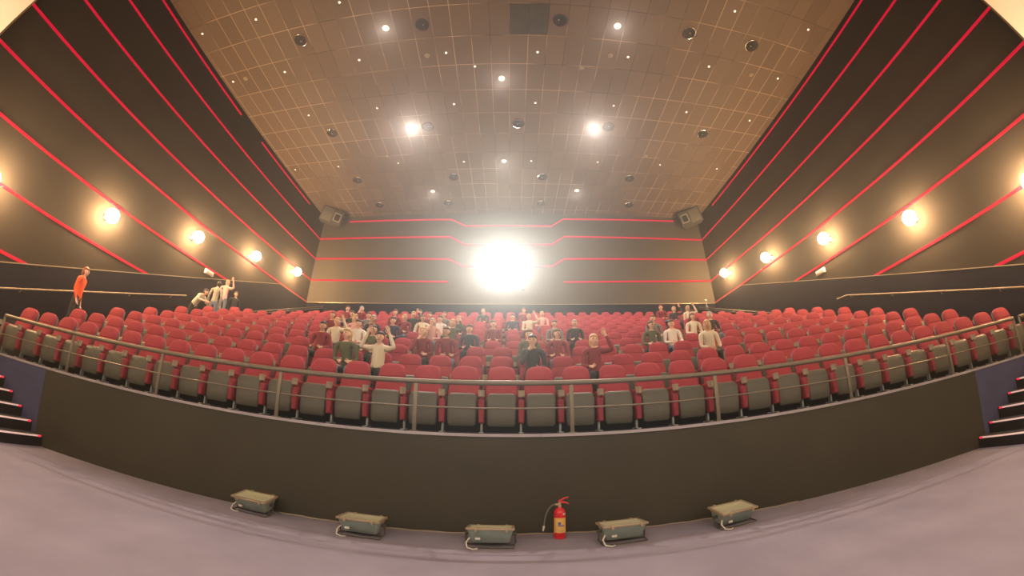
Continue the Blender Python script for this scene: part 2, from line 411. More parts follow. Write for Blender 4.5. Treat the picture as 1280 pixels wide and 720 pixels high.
# ------------------------------------------------------------------ cinema seat
def seat_parts():
    # origin on the floor below the headrest; the sitter faces -y
    P = {}
    def ring(z, w, y, th, r=.5): return [(px, y + py, z) for px, py in rrect(w, th, r, 4)]
    # the backrest leans back
    def yb(z): return -.19 + (z - .40) * .30
    b = MB(); rs = []
    for z, w, th in ((.34, .205, .035), (.36, .218, .055), (.50, .222, .065), (.64, .215, .06), (.715, .20, .054), (.735, .195, .045)):
        rs.append(ring(z, w, yb(z), th))
    b.loft(rs); P['backrest'] = (b.mesh('backrest', M['seat']), 'backrest')
    b = MB(); rs = []
    for z, w, th in ((.735, .196, .042), (.748, .200, .055), (.82, .194, .062), (.875, .178, .058), (.91, .152, .050), (.932, .108, .038), (.94, .06, .022)):
        rs.append(ring(z, w, yb(z), th))
    b.loft(rs); P['headrest'] = (b.mesh('headrest', M['seat']), 'headrest')
    b = MB(); rs = []
    for z, w, th in ((.30, .20, .015), (.36, .215, .022), (.60, .215, .022), (.74, .195, .020), (.86, .168, .018), (.905, .12, .012)):
        rs.append(ring(z, w, yb(z) + .075, th))
    b.loft(rs); P['back_shell'] = (b.mesh('back_shell', M['shell']), 'back_shell')
    # tip-up seat, origin at the hinge (0,-.27,.36), tipped up: extends along +z
    b = MB(); rs = []
    for z, w, th in ((-.13, .15, .02), (-.11, .17, .03), (-.02, .185, .036), (.12, .19, .036), (.22, .19, .034), (.27, .178, .028), (.288, .15, .015)):
        rs.append([(px, -.045 + py, z) for px, py in rrect(w, th, .4, 4)])
    b.loft(rs); P['seat'] = (b.mesh('seat', M['seat']), 'seat')
    b = MB(); rs = []
    for z, w, th, yy in ((-.16, .162, .02, -.07), (-.135, .186, .03, -.082), (-.02, .195, .032, -.092), (.12, .197, .032, -.096), (.20, .196, .030, -.094), (.245, .186, .026, -.088), (.268, .165, .020, -.080), (.278, .13, .010, -.074)):
        rs.append([(px, yy + py, z) for px, py in rrect(w, th, .45, 5)])
    b.loft(rs)
    b.box((0, -.118, .236), (.016, .014, .010), bev=.002)
    P['seat_shell'] = (b.mesh('seat_shell', M['shell']), 'seat_shell')
    # side standard at +x, shared with the neighbour
    sx = .259
    b = MB(); rs = []
    for z, w, d in ((.13, .028, .13), (.145, .035, .15), (.28, .038, .16), (.42, .038, .165), (.44, .030, .15)):
        rs.append([(sx + px, -.30 + py, z) for px, py in rrect(w, d, .3, 4)])
    b.loft(rs); P['side_pad'] = (b.mesh('side_pad', M['pad']), 'side_pad')
    b = MB().box((sx, -.27, .52), (.055, .36, .045), bev=.014).box((sx, -.26, .465), (.034, .20, .07), bev=.006)
    P['armrest'] = (b.mesh('armrest', M['pad']), 'armrest')
    b = MB(); prof = [(.032, .555), (.040, .56), (.043, .63), (.045, .635), (.045, .642), (.037, .642), (.034, .60), (.030, .575)]
    b.lathe(prof, n=14, mtx=Matrix.Translation((sx, -.475, -.085)))
    b.box((sx, -.415, .515), (.045, .06, .03), bev=.005)
    P['cup_holder'] = (b.mesh('cup_holder', M['cup']), 'cup_holder')
    b = MB().box((sx, -.25, .07), (.03, .07, .14), bev=.004).box((sx, -.27, .008), (.06, .26, .016), bev=.004)
    P['leg'] = (b.mesh('leg', M['legm']), 'leg')
    return P
SP = seat_parts()
HINGE = Vector((0, -.27, .25))
def make_seat():
    t = thing('cinema_chair', '', 'chair')
    def part(n, par_=t):
        o = bpy.data.objects.new(n, SP[n][0]); COL.objects.link(o); o.parent = par_; return o
    for n in ('backrest', 'headrest', 'back_shell', 'side_pad', 'armrest', 'cup_holder', 'leg'): part(n)
    s = part('seat'); s.location = HINGE
    part('seat_shell', s)
    return t
def end_standard(t):
    for n in ('side_pad', 'armrest', 'cup_holder', 'leg'):
        o = bpy.data.objects.new(n, SP[n][0]); COL.objects.link(o); o.parent = t; o.location = (-.528, 0, 0)

# people in the audience: (row, seat) -> (pose, top colour, hair)
SIT = [(7, 5), (5, 9), (7, 6), (2, 10), (4, 9), (3, 10), (4, 10), (3, 11), (5, 10), (2, 12), (4, 11), (4, 12), (6, 11), (6, 12), (5, 12), (7, 10),
       (6, 13), (5, 13), (4, 14), (5, 14), (6, 14), (4, 15), (5, 15), (3, 16), (2, 15), (2, 14), (1, 12), (1, 13), (8, 17), (6, 19), (7, 18), (1, 18),
       (4, 20), (4, 21), (2, 19), (1, 20), (8, 27), (7, 27), (7, 28), (5, 28), (4, 28), (4, 27), (3, 25), (3, 24), (4, 25), (2, 25),
       (8, 14), (6, 18), (4, 17), (2, 18)]
OCC = set(SIT)
def seat_pose(k, i):
    n, a, e = ENDS[k]; y0, c = rowdef(k)
    x = arc_x(a + (e - a) * i / (n - 1), c)
    return x, y0 - c * x * x, FZ[k], -math.atan(2 * c * x)
proto = make_seat(); first = True; ENDCHAIRS = []
ROWN = [ORD[i + 1] for i in range(NR)]
for k in range(8):
    n = ENDS[k][0]
    for i in range(n):
        o = proto if first else dup(proto); first = False
        x, y, z, rz = seat_pose(k, i)
        o.location = (x, y, z); o.rotation_euler = (0, 0, rz)
        occ = (k, i) in OCC
        o['label'] = ('lowered red cinema seat with a sitter, ' if occ else 'red folding cinema seat, tipped up, ') + ROWN[k] + ' row from the railing, ' + seatpos(i, n)
        o['category'] = 'chair'; o['group'] = 'red cinema seats in curved rows'
        if occ:
            for ch in o.children:
                if ch.name.split('.')[0] == 'seat': ch.rotation_euler = (math.radians(80), 0, 0)
        if i == 0: ENDCHAIRS.append(o)
for o in ENDCHAIRS: end_standard(o)
# the last three rows, seen only as a sliver of headrests: one mass
b = MB()
def add_mesh(b, me, mtx, km):
    b.add([v.co for v in me.vertices], [tuple(p.vertices) for p in me.polygons], km, mtx)
for k in range(8, NR):
    n = ENDS[k][0]
    for i in range(n):
        x, y, z, rz = seat_pose(k, i)
        mt = Matrix.Translation((x, y, z)) @ Matrix.Rotation(rz, 4, 'Z')
        for nm, km in (('backrest', 0), ('headrest', 0), ('back_shell', 1), ('side_pad', 0), ('armrest', 0), ('leg', 2)): add_mesh(b, SP[nm][0], mt, km)
        ms = mt @ Matrix.Translation(HINGE) @ Matrix.Rotation(math.radians(80) if (k, i) in OCC else 0, 4, 'X')
        add_mesh(b, SP['seat'][0], ms, 0); add_mesh(b, SP['seat_shell'][0], ms, 1)
o = b.build('cinema_chairs', [M['seat'], M['shell'], M['legm']]); o['kind'] = 'stuff'
tag(o, 'red seats of the three rearmost rows against the back wall', 'chair', 'red cinema seats in curved rows')

# ------------------------------------------------------------------ people
SKIN = [mat('skin_fair', (.72, .45, .34), .55, spec=.3), mat('skin_tan', (.55, .33, .22), .55, spec=.3)]
HAIRM = {'dark': mat('dark_hair', (.03, .022, .016), .5), 'brown': mat('brown_hair', (.12, .06, .03), .5), 'blond': mat('blond_hair', (.55, .38, .18), .5), 'auburn': mat('auburn_hair', (.24, .06, .03), .5), 'grey': mat('grey_hair', (.42, .40, .37), .5)}
TOPS = {'cream': mat('cream_cloth', (.70, .62, .48), .8), 'white': mat('white_cloth', (.78, .72, .66), .8), 'pink': mat('pink_cloth', (.70, .40, .36), .8),
        'black': mat('black_cloth', (.03, .03, .032), .8), 'olive': mat('olive_cloth', (.10, .11, .06), .8), 'grey': mat('grey_cloth', (.22, .22, .22), .8),
        'orange': mat('orange_red_cloth', (.85, .10, .02), .8), 'dark red': mat('dark_red_cloth', (.22, .02, .03), .8), 'navy': mat('navy_cloth', (.03, .035, .07), .8)}
def plaid():
    m = mat('plaid_cloth', (.40, .36, .28), .8); nt = m.node_tree; L = nt.links
    tc = nt.nodes.new('ShaderNodeTexCoord'); ck = nt.nodes.new('ShaderNodeTexBrick')
    ck.inputs['Scale'].default_value = 9; ck.offset = 0; ck.inputs['Mortar Size'].default_value = .03
    ck.inputs['Color1'].default_value = (.46, .41, .32, 1); ck.inputs['Color2'].default_value = (.34, .31, .25, 1); ck.inputs['Mortar'].default_value = (.10, .09, .08, 1)
    mp = nt.nodes.new('ShaderNodeMapping'); mp.inputs['Rotation'].default_value = (PI / 2, 0, 0)
    L.new(tc.outputs['Object'], mp.inputs['Vector']); L.new(mp.outputs[0], ck.inputs['Vector'])
    L.new(ck.outputs['Color'], nt.nodes['Principled BSDF'].inputs['Base Color']); return m
TOPS['plaid'] = plaid()
PANTS = {'jeans': mat('blue_grey_denim', (.13, .16, .22), .85), 'black': mat('black_trousers', (.02, .02, .024), .85)}
SHOE = mat('dark_shoes', (.03, .028, .027), .6); EYE = mat('eye', (.02, .015, .012), .3); LIP = mat('lips', (.42, .13, .11), .5)

def body_mesh(name, J, head_yaw=0.0):
    """one continuous skinned body; J holds the joints (facing -y). Slots: skin, top, trousers, shoes, eye, lips"""
    V = []; R = []; E = []; S = []            # S: slot per edge
    def n(p, r): V.append(Vector(p)); R.append(r if isinstance(r, tuple) else (r, r)); return len(V) - 1
    def e(a, b_, s): E.append((a, b_)); S.append(s)
    pel = n(J['pelvis'], (.135, .10)); sp1 = n(J['spine'], (.125, .095)); ch = n(J['chest'], (.155, .11)); nb = n(J['neckbase'], (.075, .065))
    nk = n(J['neck'], .048); hd = Vector(J['head'])
    e(pel, sp1, 1); e(sp1, ch, 1); e(ch, nb, 1); e(nb, nk, 0)
    Rz = Matrix.Rotation(head_yaw, 3, 'Z')
    def h(x, y, z): return hd + Rz @ Vector((x, y, z))
    jaw = n(h(0, -.022, -.065), (.052, .058)); mid = n(h(0, -.004, .005), (.072, .086)); top = n(h(0, .004, .07), (.062, .072))
    e(nk, jaw, 0); e(jaw, mid, 0); e(mid, top, 0)
    nose = n(h(0, -.098, -.012), (.013, .016)); e(mid, nose, 0)
    for s in (-1, 1):
        ear = n(h(s * .083, .008, -.005), (.012, .024)); e(mid, ear, 0)
    for s, k in ((-1, 'L'), (1, 'R')):
        sh = n(J['shoulder' + k], .062); el = n(J['elbow' + k], .043); wr = n(J['wrist' + k], .028)
        um = n((Vector(J['shoulder' + k]) + Vector(J['elbow' + k])) / 2, .050)
        fm = n(Vector(J['elbow' + k]).lerp(Vector(J['wrist' + k]), .45), .040)
        cl = n(Vector(J['neckbase']).lerp(Vector(J['shoulder' + k]), .55), .062)
        e(nb, cl, 1); e(cl, sh, 1); e(sh, um, 1); e(um, el, 1); e(el, fm, 1); e(fm, wr, 1)
        d = (Vector(J['wrist' + k]) - Vector(J['elbow' + k])).normalized()
        side = d.cross(Vector((0, -1, .25))).normalized()
        if side.x * s < 0: side = -side
        nor = d.cross(side).normalized()
        if nor.y > 0: nor = -nor
        pm = n(Vector(J['wrist' + k]) + d * .055, (.034, .018)); e(wr, pm, 0)
        for q, (o_, ln) in enumerate(((-.028, .066), (-.0095, .076), (.0095, .072), (.028, .056))):
            b0 = Vector(J['wrist' + k]) + d * .088 + side * o_
            f0 = n(b0, .0095); f1 = n(b0 + d * ln * .55 + nor * .008, .0085); f2 = n(b0 + d * ln * .9 + nor * .028, .007)
            e(pm, f0, 0); e(f0, f1, 0); e(f1, f2, 0)
        t0 = Vector(J['wrist' + k]) + d * .035 - side * .03
        a0 = n(t0, .012); a1 = n(t0 + d * .03 - side * .022 + nor * .01, .0105); a2 = n(t0 + d * .058 - side * .026 + nor * .02, .008)
        e(pm, a0, 0); e(a0, a1, 0); e(a1, a2, 0)
        hp = n(J['hip' + k], .088); kn = n(J['knee' + k], .058); an = n(J['ankle' + k], .042); to = n(J['toe' + k], (.042, .030))
        th = n(Vector(J['hip' + k]).lerp(Vector(J['knee' + k]), .5), .074); cf = n(Vector(J['knee' + k]).lerp(Vector(J['ankle' + k]), .35), .056)
        e(pel, hp, 2); e(hp, th, 2); e(th, kn, 2); e(kn, cf, 2); e(cf, an, 2); e(an, to, 3)
    me = bpy.data.meshes.new(name); me.from_pydata([tuple(v) for v in V], E, [])
    ob = bpy.data.objects.new(name, me); COL.objects.link(ob)
    sk = ob.modifiers.new('skin', 'SKIN'); sk.use_smooth_shade = True; sk.branch_smoothing = .3
    sv = me.skin_vertices[0].data
    for i in range(len(V)): sv[i].radius = R[i]; sv[i].use_root = (i == 0)
    sb = ob.modifiers.new('sub', 'SUBSURF'); sb.levels = 1; sb.render_levels = 1
    dg = bpy.context.evaluated_depsgraph_get()
    out = bpy.data.meshes.new_from_object(ob.evaluated_get(dg)); out.name = name
    bpy.data.objects.remove(ob); bpy.data.meshes.remove(me)
    segs = [(V[a], V[b_], s) for (a, b_), s in zip(E, S)]
    mi = []
    wr = [Vector(J['wristL']), Vector(J['wristR'])]
    for p in out.polygons:
        c = p.center; best = 1e9; bs = 0
        for a, b_, s in segs:
            d = b_ - a; tt = max(0, min(1, (c - a).dot(d) / max(d.length_squared, 1e-9)))
            q = (c - a - d * tt).length
            if q < best: best = q; bs = s
        mi.append(bs)
    out.materials.clear()
    for m in (SKIN[0], TOPS['cream'], PANTS['jeans'], SHOE, EYE, LIP): out.materials.append(m)
    out.polygons.foreach_set('material_index', mi)
    # eyes and mouth as small forms of the same mesh
    bm = bmesh.new(); bm.from_mesh(out)
    for s in (-1, 1):
        r = bmesh.ops.create_icosphere(bm, subdivisions=1, radius=.0105, matrix=Matrix.Translation(h(s * .031, -.077, .012)))
        for f in {f for v in r['verts'] for f in v.link_faces}: f.material_index = 4; f.smooth = True
    r = bmesh.ops.create_icosphere(bm, subdivisions=1, radius=.5, matrix=Matrix.Translation(h(0, -.079, -.052)) @ Matrix.Rotation(head_yaw, 4, 'Z') @ Matrix.Diagonal((.046, .016, .014, 1)))
    for f in {f for v in r['verts'] for f in v.link_faces}: f.material_index = 5; f.smooth = True
    bm.to_mesh(out); bm.free()
    out.polygons.foreach_set('use_smooth', [True] * len(out.polygons)); out.update()
    return out
def hair_mesh(name, J, head_yaw, long_):
    hd = Vector(J['head'])
    def fn(p):
        p = p.copy()
        if p.y < .1 and p.z < .42:
            f = min(1, (.1 - p.y) * 2.2) * min(1, (.42 - p.z) * 3); p = p * (1 - .42 * f)
        if long_ and p.z < 0 and p.y > .12: p.z *= 2.2; p.x *= 1.08
        return p
    b = MB().sphere((0, .014, .022), (.088, .104, .104), fn=fn, n=18, m=12)
    o = b.mesh(name, HAIRM['dark'])
    o.transform(Matrix.Translation(hd) @ Matrix.Rotation(head_yaw, 4, 'Z'))
    return o
def seated(arm='lap', lean=0.0, dx=0.0):
    J = dict(pelvis=(0, -.30, .56), spine=(dx * .3, -.30 - lean * .3, .72), chest=(dx * .7, -.285 - lean * .7, .90), neckbase=(dx, -.275 - lean, 1.05),
             neck=(dx, -.285 - lean, 1.10), head=(dx, -.30 - lean, 1.20))
    for s, k in ((-1, 'L'), (1, 'R')):
        J['shoulder' + k] = (dx + s * .175, -.28 - lean, 1.00)
        J['elbow' + k] = (dx * .5 + s * .215, -.34 - lean * .6, .74); J['wrist' + k] = (s * .12, -.53, .70)
        if (arm == 'up' and s > 0) or arm == 'both':
            J['elbow' + k] = (dx + s * .30, -.42 - lean, 1.00); J['wrist' + k] = (dx + s * .20, -.43 - lean, 1.24)
        if arm == 'chin' and s < 0:
            J['elbow' + k] = (s * .20, -.47 - lean, .76); J['wrist' + k] = (dx + s * .07, -.43 - lean, 1.01)
        J['hip' + k] = (s * .095, -.34, .56); J['knee' + k] = (s * .11, -.72, .56); J['ankle' + k] = (s * .11, -.70, .10); J['toe' + k] = (s * .12, -.84, .045)
    return J
def standing(walk=0.0, lean=0.0, arm='down'):
    J = dict(pelvis=(0, 0, .96), spine=(0, -.01 - lean * .3, 1.12), chest=(0, -.01 - lean * .7, 1.30 - lean * .15), neckbase=(0, -lean, 1.455 - lean * .35),
             neck=(0, -.01 - lean * 1.1, 1.51 - lean * .45), head=(0, -.025 - lean * 1.3, 1.615 - lean * .55))
    for s, k in ((-1, 'L'), (1, 'R')):
        J['shoulder' + k] = (s * .18, -lean, 1.405 - lean * .35)
        J['elbow' + k] = (s * .235, .03 - lean * .7 + s * walk * .35, 1.13 - lean * .1)
        J['wrist' + k] = (s * .235, -.06 - lean * .8 + s * walk * .7, .90)
        if arm == 'front': J['elbow' + k] = (s * .24, -.05 - lean, 1.14); J['wrist' + k] = (s * .10, -.25 - lean, 1.12)
        if arm == 'up' and s > 0: J['elbow' + k] = (s * .30, -.18, 1.42); J['wrist' + k] = (s * .22, -.26, 1.66)
        J['hip' + k] = (s * .09, 0, .90); J['knee' + k] = (s * .10, -.03 - s * walk * .55, .50)
        J['ankle' + k] = (s * .10, .03 - s * walk + (.10 if s * walk < 0 else 0), .09); J['toe' + k] = (s * .115, -.11 - s * walk + (.10 if s * walk < 0 else 0), .045)
    return J
POSES = {}
for nm, J, yaw in (('lap', seated('lap'), 0), ('turned', seated('lap', .0, .03), .5), ('chin', seated('chin', .06), -.2), ('up', seated('up', .02), .1), ('both', seated('both', .02), 0), ('lean', seated('lap', .12, -.05), -.4)):
    POSES[nm] = (body_mesh('body_' + nm, J, yaw), hair_mesh('hair_' + nm, J, yaw, False), hair_mesh('longhair_' + nm, J, yaw, True))
def person(nm, loc, rz, label, top, hair, pants='jeans', long_=False, skin=0, group=None, scale=1.0):
    bm_, h1, h2 = POSES[nm]
    o = bpy.data.objects.new('person', bm_); COL.objects.link(o); tag(o, label, 'person', group)
    o.location = loc; o.rotation_euler = (0, 0, rz); o.scale = (scale,) * 3
    for i, m in ((0, SKIN[skin]), (1, TOPS[top]), (2, PANTS[pants])):
        o.material_slots[i].link = 'OBJECT'; o.material_slots[i].material = m
    h = bpy.data.objects.new('hair', h2 if long_ else h1); COL.objects.link(h); h.parent = o
    h.material_slots[0].link = 'OBJECT'; h.material_slots[0].material = HAIRM[hair]
    return o
tops = ['dark red', 'cream', 'black', 'dark red', 'grey', 'black', 'pink', 'navy', 'dark red', 'olive', 'dark red', 'white']
hairs = ['brown', 'dark', 'blond', 'brown', 'auburn', 'dark', 'grey', 'blond']
poses = ['lap', 'turned', 'chin', 'lap', 'lean', 'up', 'turned', 'lap']
OVER = {(1, 12): ('lean', 'olive', 'blond', True), (1, 13): ('both', 'cream', 'dark', False), (1, 20): ('up', 'dark red', 'blond', True), (2, 19): ('turned', 'dark red', 'brown', False), (1, 18): ('chin', 'black', 'dark', False), (2, 18): ('lap', 'olive', 'brown', False), (3, 24): ('turned', 'olive', 'brown', False),
        (3, 25): ('lap', 'white', 'brown', False), (2, 25): ('lean', 'cream', 'blond', True), (7, 28): ('up', 'cream', 'blond', True), (2, 14): ('chin', 'dark red', 'blond', True),
        (2, 15): ('lean', 'dark red', 'brown', False), (4, 28): ('lap', 'black', 'grey', False), (4, 21): ('lap', 'black', 'grey', False)}
for j, (k, i) in enumerate(SIT):
    x, y, z, rz = seat_pose(k, i)
    ps, tp, hr, lg = OVER.get((k, i), (poses[j % 8], tops[(j * 5) % 12], hairs[(j * 3) % 8], j % 3 == 0))
    person(ps, (x, y, z + .005), rz, 'seated person in %s top, %s row from the railing, %s seat from %s' % (tp, ROWN[k], *seatpos(i, ENDS[k][0]).split(' from ')),
           tp, hr, 'black' if j % 2 else 'jeans', lg, 1 if j % 7 == 3 else 0, 'audience in the seats', .95)
POSES['walk'] = (body_mesh('body_walk', standing(.07), .0), hair_mesh('hw', standing(.07), 0, False), hair_mesh('hwl', standing(.07), 0, True))
POSES['stand'] = (body_mesh('body_stand', standing(.03), .3), hair_mesh('hs', standing(.03), .3, False), hair_mesh('hsl', standing(.03), .3, True))
POSES['bend'] = (body_mesh('body_bend', standing(.05, .32, 'front'), .0), hair_mesh('hb', standing(.05, .32), 0, False), hair_mesh('hbl', standing(.05, .32), 0, True))
POSES['reach'] = (body_mesh('body_reach', standing(.04, .0, 'up'), -.3), hair_mesh('hr', standing(.04), -.3, False), hair_mesh('hrl', standing(.04), -.3, True))
person('walk', (-10.15, 4.62, FZ[2]), math.radians(128), 'person with auburn hair in an orange-red top walking along the left aisle', 'orange', 'auburn', 'black', True)
person('stand', (-10.15, 9.40, FZ[6]), math.radians(-150), 'dark-haired person in a plaid shirt and jeans standing in the left aisle, back turned', 'plaid', 'dark', 'jeans')
person('stand', (-9.85, 10.1, FZ[6]), math.radians(60), 'person in a black jacket standing in the left aisle by the rear handrail', 'black', 'brown', 'black', False, 0, None, .93)
person('bend', (-10.25, 8.55, FZ[5]), math.radians(100), 'person in a cream top bending forward in the left aisle', 'cream', 'dark', 'black')
person('reach', (-10.6, 10.25, FZ[7]), math.radians(40), 'person in a pink top with one arm raised, by the left wall', 'pink', 'blond', 'jeans', True)

# ------------------------------------------------------------------ lamps on the side walls
LAMP = [(1.70, 4.39), (4.92, 5.30), (8.16, 6.37), (11.37, 7.20), (14.58, 7.90)]
def wall_lamp():
    t = thing('wall_lamp', '', 'wall lamp')
    b = MB().lathe([(.001, 0), (.11, 0), (.11, .02), (.07, .05), (.03, .06), (.03, .14), (.055, .15), (.055, .20), (.001, .20)], n=20, mtx=Matrix.Rotation(PI / 2, 4, 'Y'))
    b.build('bracket', M['chrome'], t)
    me = bpy.data.meshes.new('globe'); bm = bmesh.new(); bmesh.ops.create_icosphere(bm, subdivisions=3, radius=.20); 
    for f in bm.faces: f.smooth = True
    bm.to_mesh(me); bm.free(); me.materials.append(M['globe'])
    g = bpy.data.objects.new('globe', me); COL.objects.link(g); g.parent = t; g.location = (.37, 0, 0)
    return t
lp = wall_lamp(); first = True
for side, sx in (('left', -1), ('right', 1)):
    for i, (y, z) in enumerate(LAMP):
        o = lp if first else dup(lp); first = False
        o.location = (sx * W, y, z); o.rotation_euler = (0, 0, 0 if sx < 0 else PI)
        o['label'] = 'bright globe lamp on the %s wall, %s from the screen' % (side, ORD[i + 1] if i < 4 else 'farthest')
        o['category'] = 'wall lamp'; o['group'] = 'globe lamps on the side walls'

# small white emergency lights on the side walls
for side, sx, y, z in (('left', -1, 9.41, 5.60), ('right', 1, 9.0, 5.52)):
    t = thing('emergency_light', 'small white emergency light box on the %s wall' % side, 'emergency light', (sx * W, y, z))
    MB().box((-sx * .05, 0, 0), (.1, .42, .17), bev=.015).build('housing', M['white'], t)
    MB().box((-sx * .105, 0, -.02), (.012, .36, .09), bev=.004).build('diffuser', M['detector'], t)

# ------------------------------------------------------------------ ceiling fittings
BIG = [(-2.73, 5.54), (-6.9, 5.43), (1.45, 5.48), (5.62, 5.38), (8.02, 5.32), (-7.49, 9.91), (-3.32, 10.02), (.27, 9.97), (3.85, 9.95), (8.02, 9.8),
       (-7.51, 13.2), (-2.71, 13.31), (1.46, 13.34), (5.66, 13.2), (-7.08, 15.42), (-3.3, 15.49), (1.54, 15.52), (6.27, 15.42)]
ROWS = [('nearest row', BIG[:5]), ('second row', BIG[5:10]), ('third row', BIG[10:14]), ('rear row', BIG[14:])]
def downlight():
    t = thing('ceiling_downlight', '', 'ceiling light')
    MB().lathe([(.215, 0), (.245, 0), (.25, -.012), (.24, -.032), (.218, -.036), (.215, 0)], n=28, cap=False).build('trim_ring', M['chrome'], t)
    b = MB().lathe([(.214, -.002), (.214, -.03), (.19, -.028), (.15, -.012), (.001, -.010)], n=24)
    for a in range(6):
        b.box((.11 * math.cos(a * PI / 3), .11 * math.sin(a * PI / 3), -.02), (.15, .012, .012), mtx=None)
    b.build('reflector', M['reflector'], t)
    MB().sphere((.03, -.02, -.028), (.03, .03, .02), n=12, m=8).build('bulb', M['horn'], t)
    return t
dl = downlight(); first = True
for rn, pts in ROWS:
    for i, (x, y) in enumerate(sorted(pts)):
        o = dl if first else dup(dl); first = False
        o.location = (x, y, ZC); o.rotation_euler = (0, 0, random.random() * 6)
        o['label'] = 'large dark round downlight with chrome ring, %s of the ceiling, %s from left' % (rn, ORD[i + 1])
        o['category'] = 'ceiling light'; o['group'] = 'large round downlights in the ceiling'
PEARL = [(-3.91, 5.54), (3.25, 5.52), (-.34, 7.8), (-3.92, 9.93), (3.26, 9.98), (-3.91, 14.41), (3.25, 14.34), (-.32, 12.23)]
PL = ['nearest the screen on the left', 'nearest the screen on the right', 'on the centre line, nearer the screen', 'in the second row, left of centre', 'in the second row, right of centre', 'near the back wall, left', 'near the back wall, right', 'on the centre line, nearer the back wall']
def pearl():
    t = thing('ceiling_spotlight', '', 'ceiling light')
    MB().lathe([(.09, 0), (.115, 0), (.115, -.012), (.105, -.02), (.09, -.018), (.09, 0)], n=20, cap=False).build('ring', M['white'], t)
    MB().lathe([(.092, -.004), (.085, -.02), (.06, -.032), (.001, -.036)], n=18).build('lens', M['pearl'], t)
    return t
pr = pearl()
for i, (x, y) in enumerate(PEARL):
    o = pr if i == 0 else dup(pr)
    o.location = (x, y, ZC); o['label'] = 'lit white round spotlight in the ceiling, ' + PL[i]; o['category'] = 'ceiling light'; o['group'] = 'lit spotlights in the ceiling'
DOTS = [(-10.45, 4.15), (-8.13, 4.28), (-8.09, 6.55), (-10.47, 6.42), (-5.12, 4.4), (-5.13, 6.61), (-2.13, 6.67), (-1.23, 7.27), (-2.13, 8.93), (-5.12, 8.86), (-8.09, 8.77), (-2.1, 12.25), (-5.11, 12.17), (-8.09, 12.08),
        (6.85, 4.26), (9.81, 4.1), (.84, 6.7), (3.85, 6.64), (6.84, 6.52), (9.82, 6.35), (.88, 8.91), (3.83, 8.85), (6.82, 8.76), (9.8, 8.65), (.88, 12.22), (3.86, 12.15), (6.83, 12.05), (9.83, 11.92), (-10.46, 11.98)]
dr = {}
for x, y in DOTS: dr.setdefault(0 if y < 5 else 1 if y < 8 else 2 if y < 10 else 3, []).append((x, y))
d0 = None
for r in sorted(dr):
    for i, (x, y) in enumerate(sorted(dr[r])):
        if d0 is None:
            o = d0 = thing('ceiling_pinlight', '', 'ceiling light')
            MB().lathe([(.03, 0), (.05, 0), (.046, -.012), (.03, -.014), (.03, 0)], n=14, cap=False).build('ring', M['white'], o)
            MB().lathe([(.034, -.003), (.03, -.02), (.015, -.03), (.001, -.032)], n=12).build('lens', M['tiny'], o)
        else: o = dup(d0)
        o.location = (x, y, ZC)
        o['label'] = 'tiny lit pin light in the ceiling, %s row from the screen, %s from the left' % (ORD[r + 1], ORD[i + 1]); o['category'] = 'ceiling light'; o['group'] = 'tiny pin lights in the ceiling'
DIM = [((-9.85, 6.43), 'far left'), ((-2.77, 6.72), 'left of centre, near the screen'), ((3.24, 6.65), 'right of centre, near the screen'), ((8.63, 6.47), 'far right'), ((2.36, 7.23), 'just right of the centre line'), ((5.95, 11.54), 'right, toward the back'), ((-5.46, 11.65), 'left, toward the back')]
s0 = None
for (x, y), w in DIM:
    if s0 is None:
        o = s0 = thing('smoke_detector', '', 'smoke detector')
        MB().lathe([(.001, 0), (.09, 0), (.09, -.02), (.075, -.035), (.001, -.035)], n=18).build('base', M['detector'], o)
        MB().lathe([(.06, -.034), (.05, -.06), (.03, -.068), (.001, -.068)], n=16).build('sensor_cap', M['detector'], o)
    else: o = dup(s0)
    o.location = (x, y, ZC); o['label'] = 'dim cream smoke detector on the ceiling, ' + w; o['category'] = 'smoke detector'; o['group'] = 'smoke detectors on the ceiling'
t = thing('ceiling_hatch', 'square dark grey access hatch in the ceiling above the centre', 'hatch', (.52, 5.5, ZC))
for i, x in enumerate((-.295, .295)):
    MB().box((x, .0, -.012), (.575, 1.06, .024), bev=.005).build('hatch_panel', M['hatch'], t)
MB().lathe([(.10, -.02), (.16, -.024), (.17, -.032), (.14, -.036), (.10, -.03)], n=20, mtx=Matrix.Translation((.25, .18, 0))).build('vent_ring', M['hatch'], t)

# ------------------------------------------------------------------ surround speakers in the rear corners
for side, sx in (('left', -1), ('right', 1)):
    t = thing('surround_speaker', 'large black surround speaker under the ceiling in the rear %s corner' % side, 'speaker', (sx * 10.0, 15.72, 11.75))
    t.rotation_euler = (math.radians(14), math.radians(-sx * 10), math.radians(-sx * 32))
    b = MB()
    poly = [(-.62, -.28), (.62, -.28), (.50, .34), (-.50, .34)]
    b.prism(poly, 'z', -.42, .42)
    b.build('cabinet', M['speaker'], t)
    MB().box((sx * .25, -.30, 0), (.58, .05, .74), bev=.015).build('grille', M['grille'], t)
    h = MB(); q = -sx * .33
    for (c, d) in (((q, -.31, .22), (.40, .06, .06)), ((q, -.31, -.22), (.40, .06, .06)), ((q - .18, -.31, 0), (.06, .06, .44)), ((q + .18, -.31, 0), (.06, .06, .44))): h.box(c, d, bev=.012)
    h.build('horn_frame', M['horn'], t)
    MB().lathe([(.15, -.02), (.13, .0), (.07, .03), (.03, .05), (.001, .05)], n=18, mtx=Matrix.Translation((q, -.285, 0)) @ Matrix.Rotation(-PI / 2, 4, 'X') @ Matrix.Diagonal((1, 1.25, 1, 1))).build('horn_throat', M['blackp'], t)
    MB().tube([(0, .30, .1), (0, .42, .25), (0, .42, .40)], .035, n=8).build('mounting_bracket', M['speaker'], t)

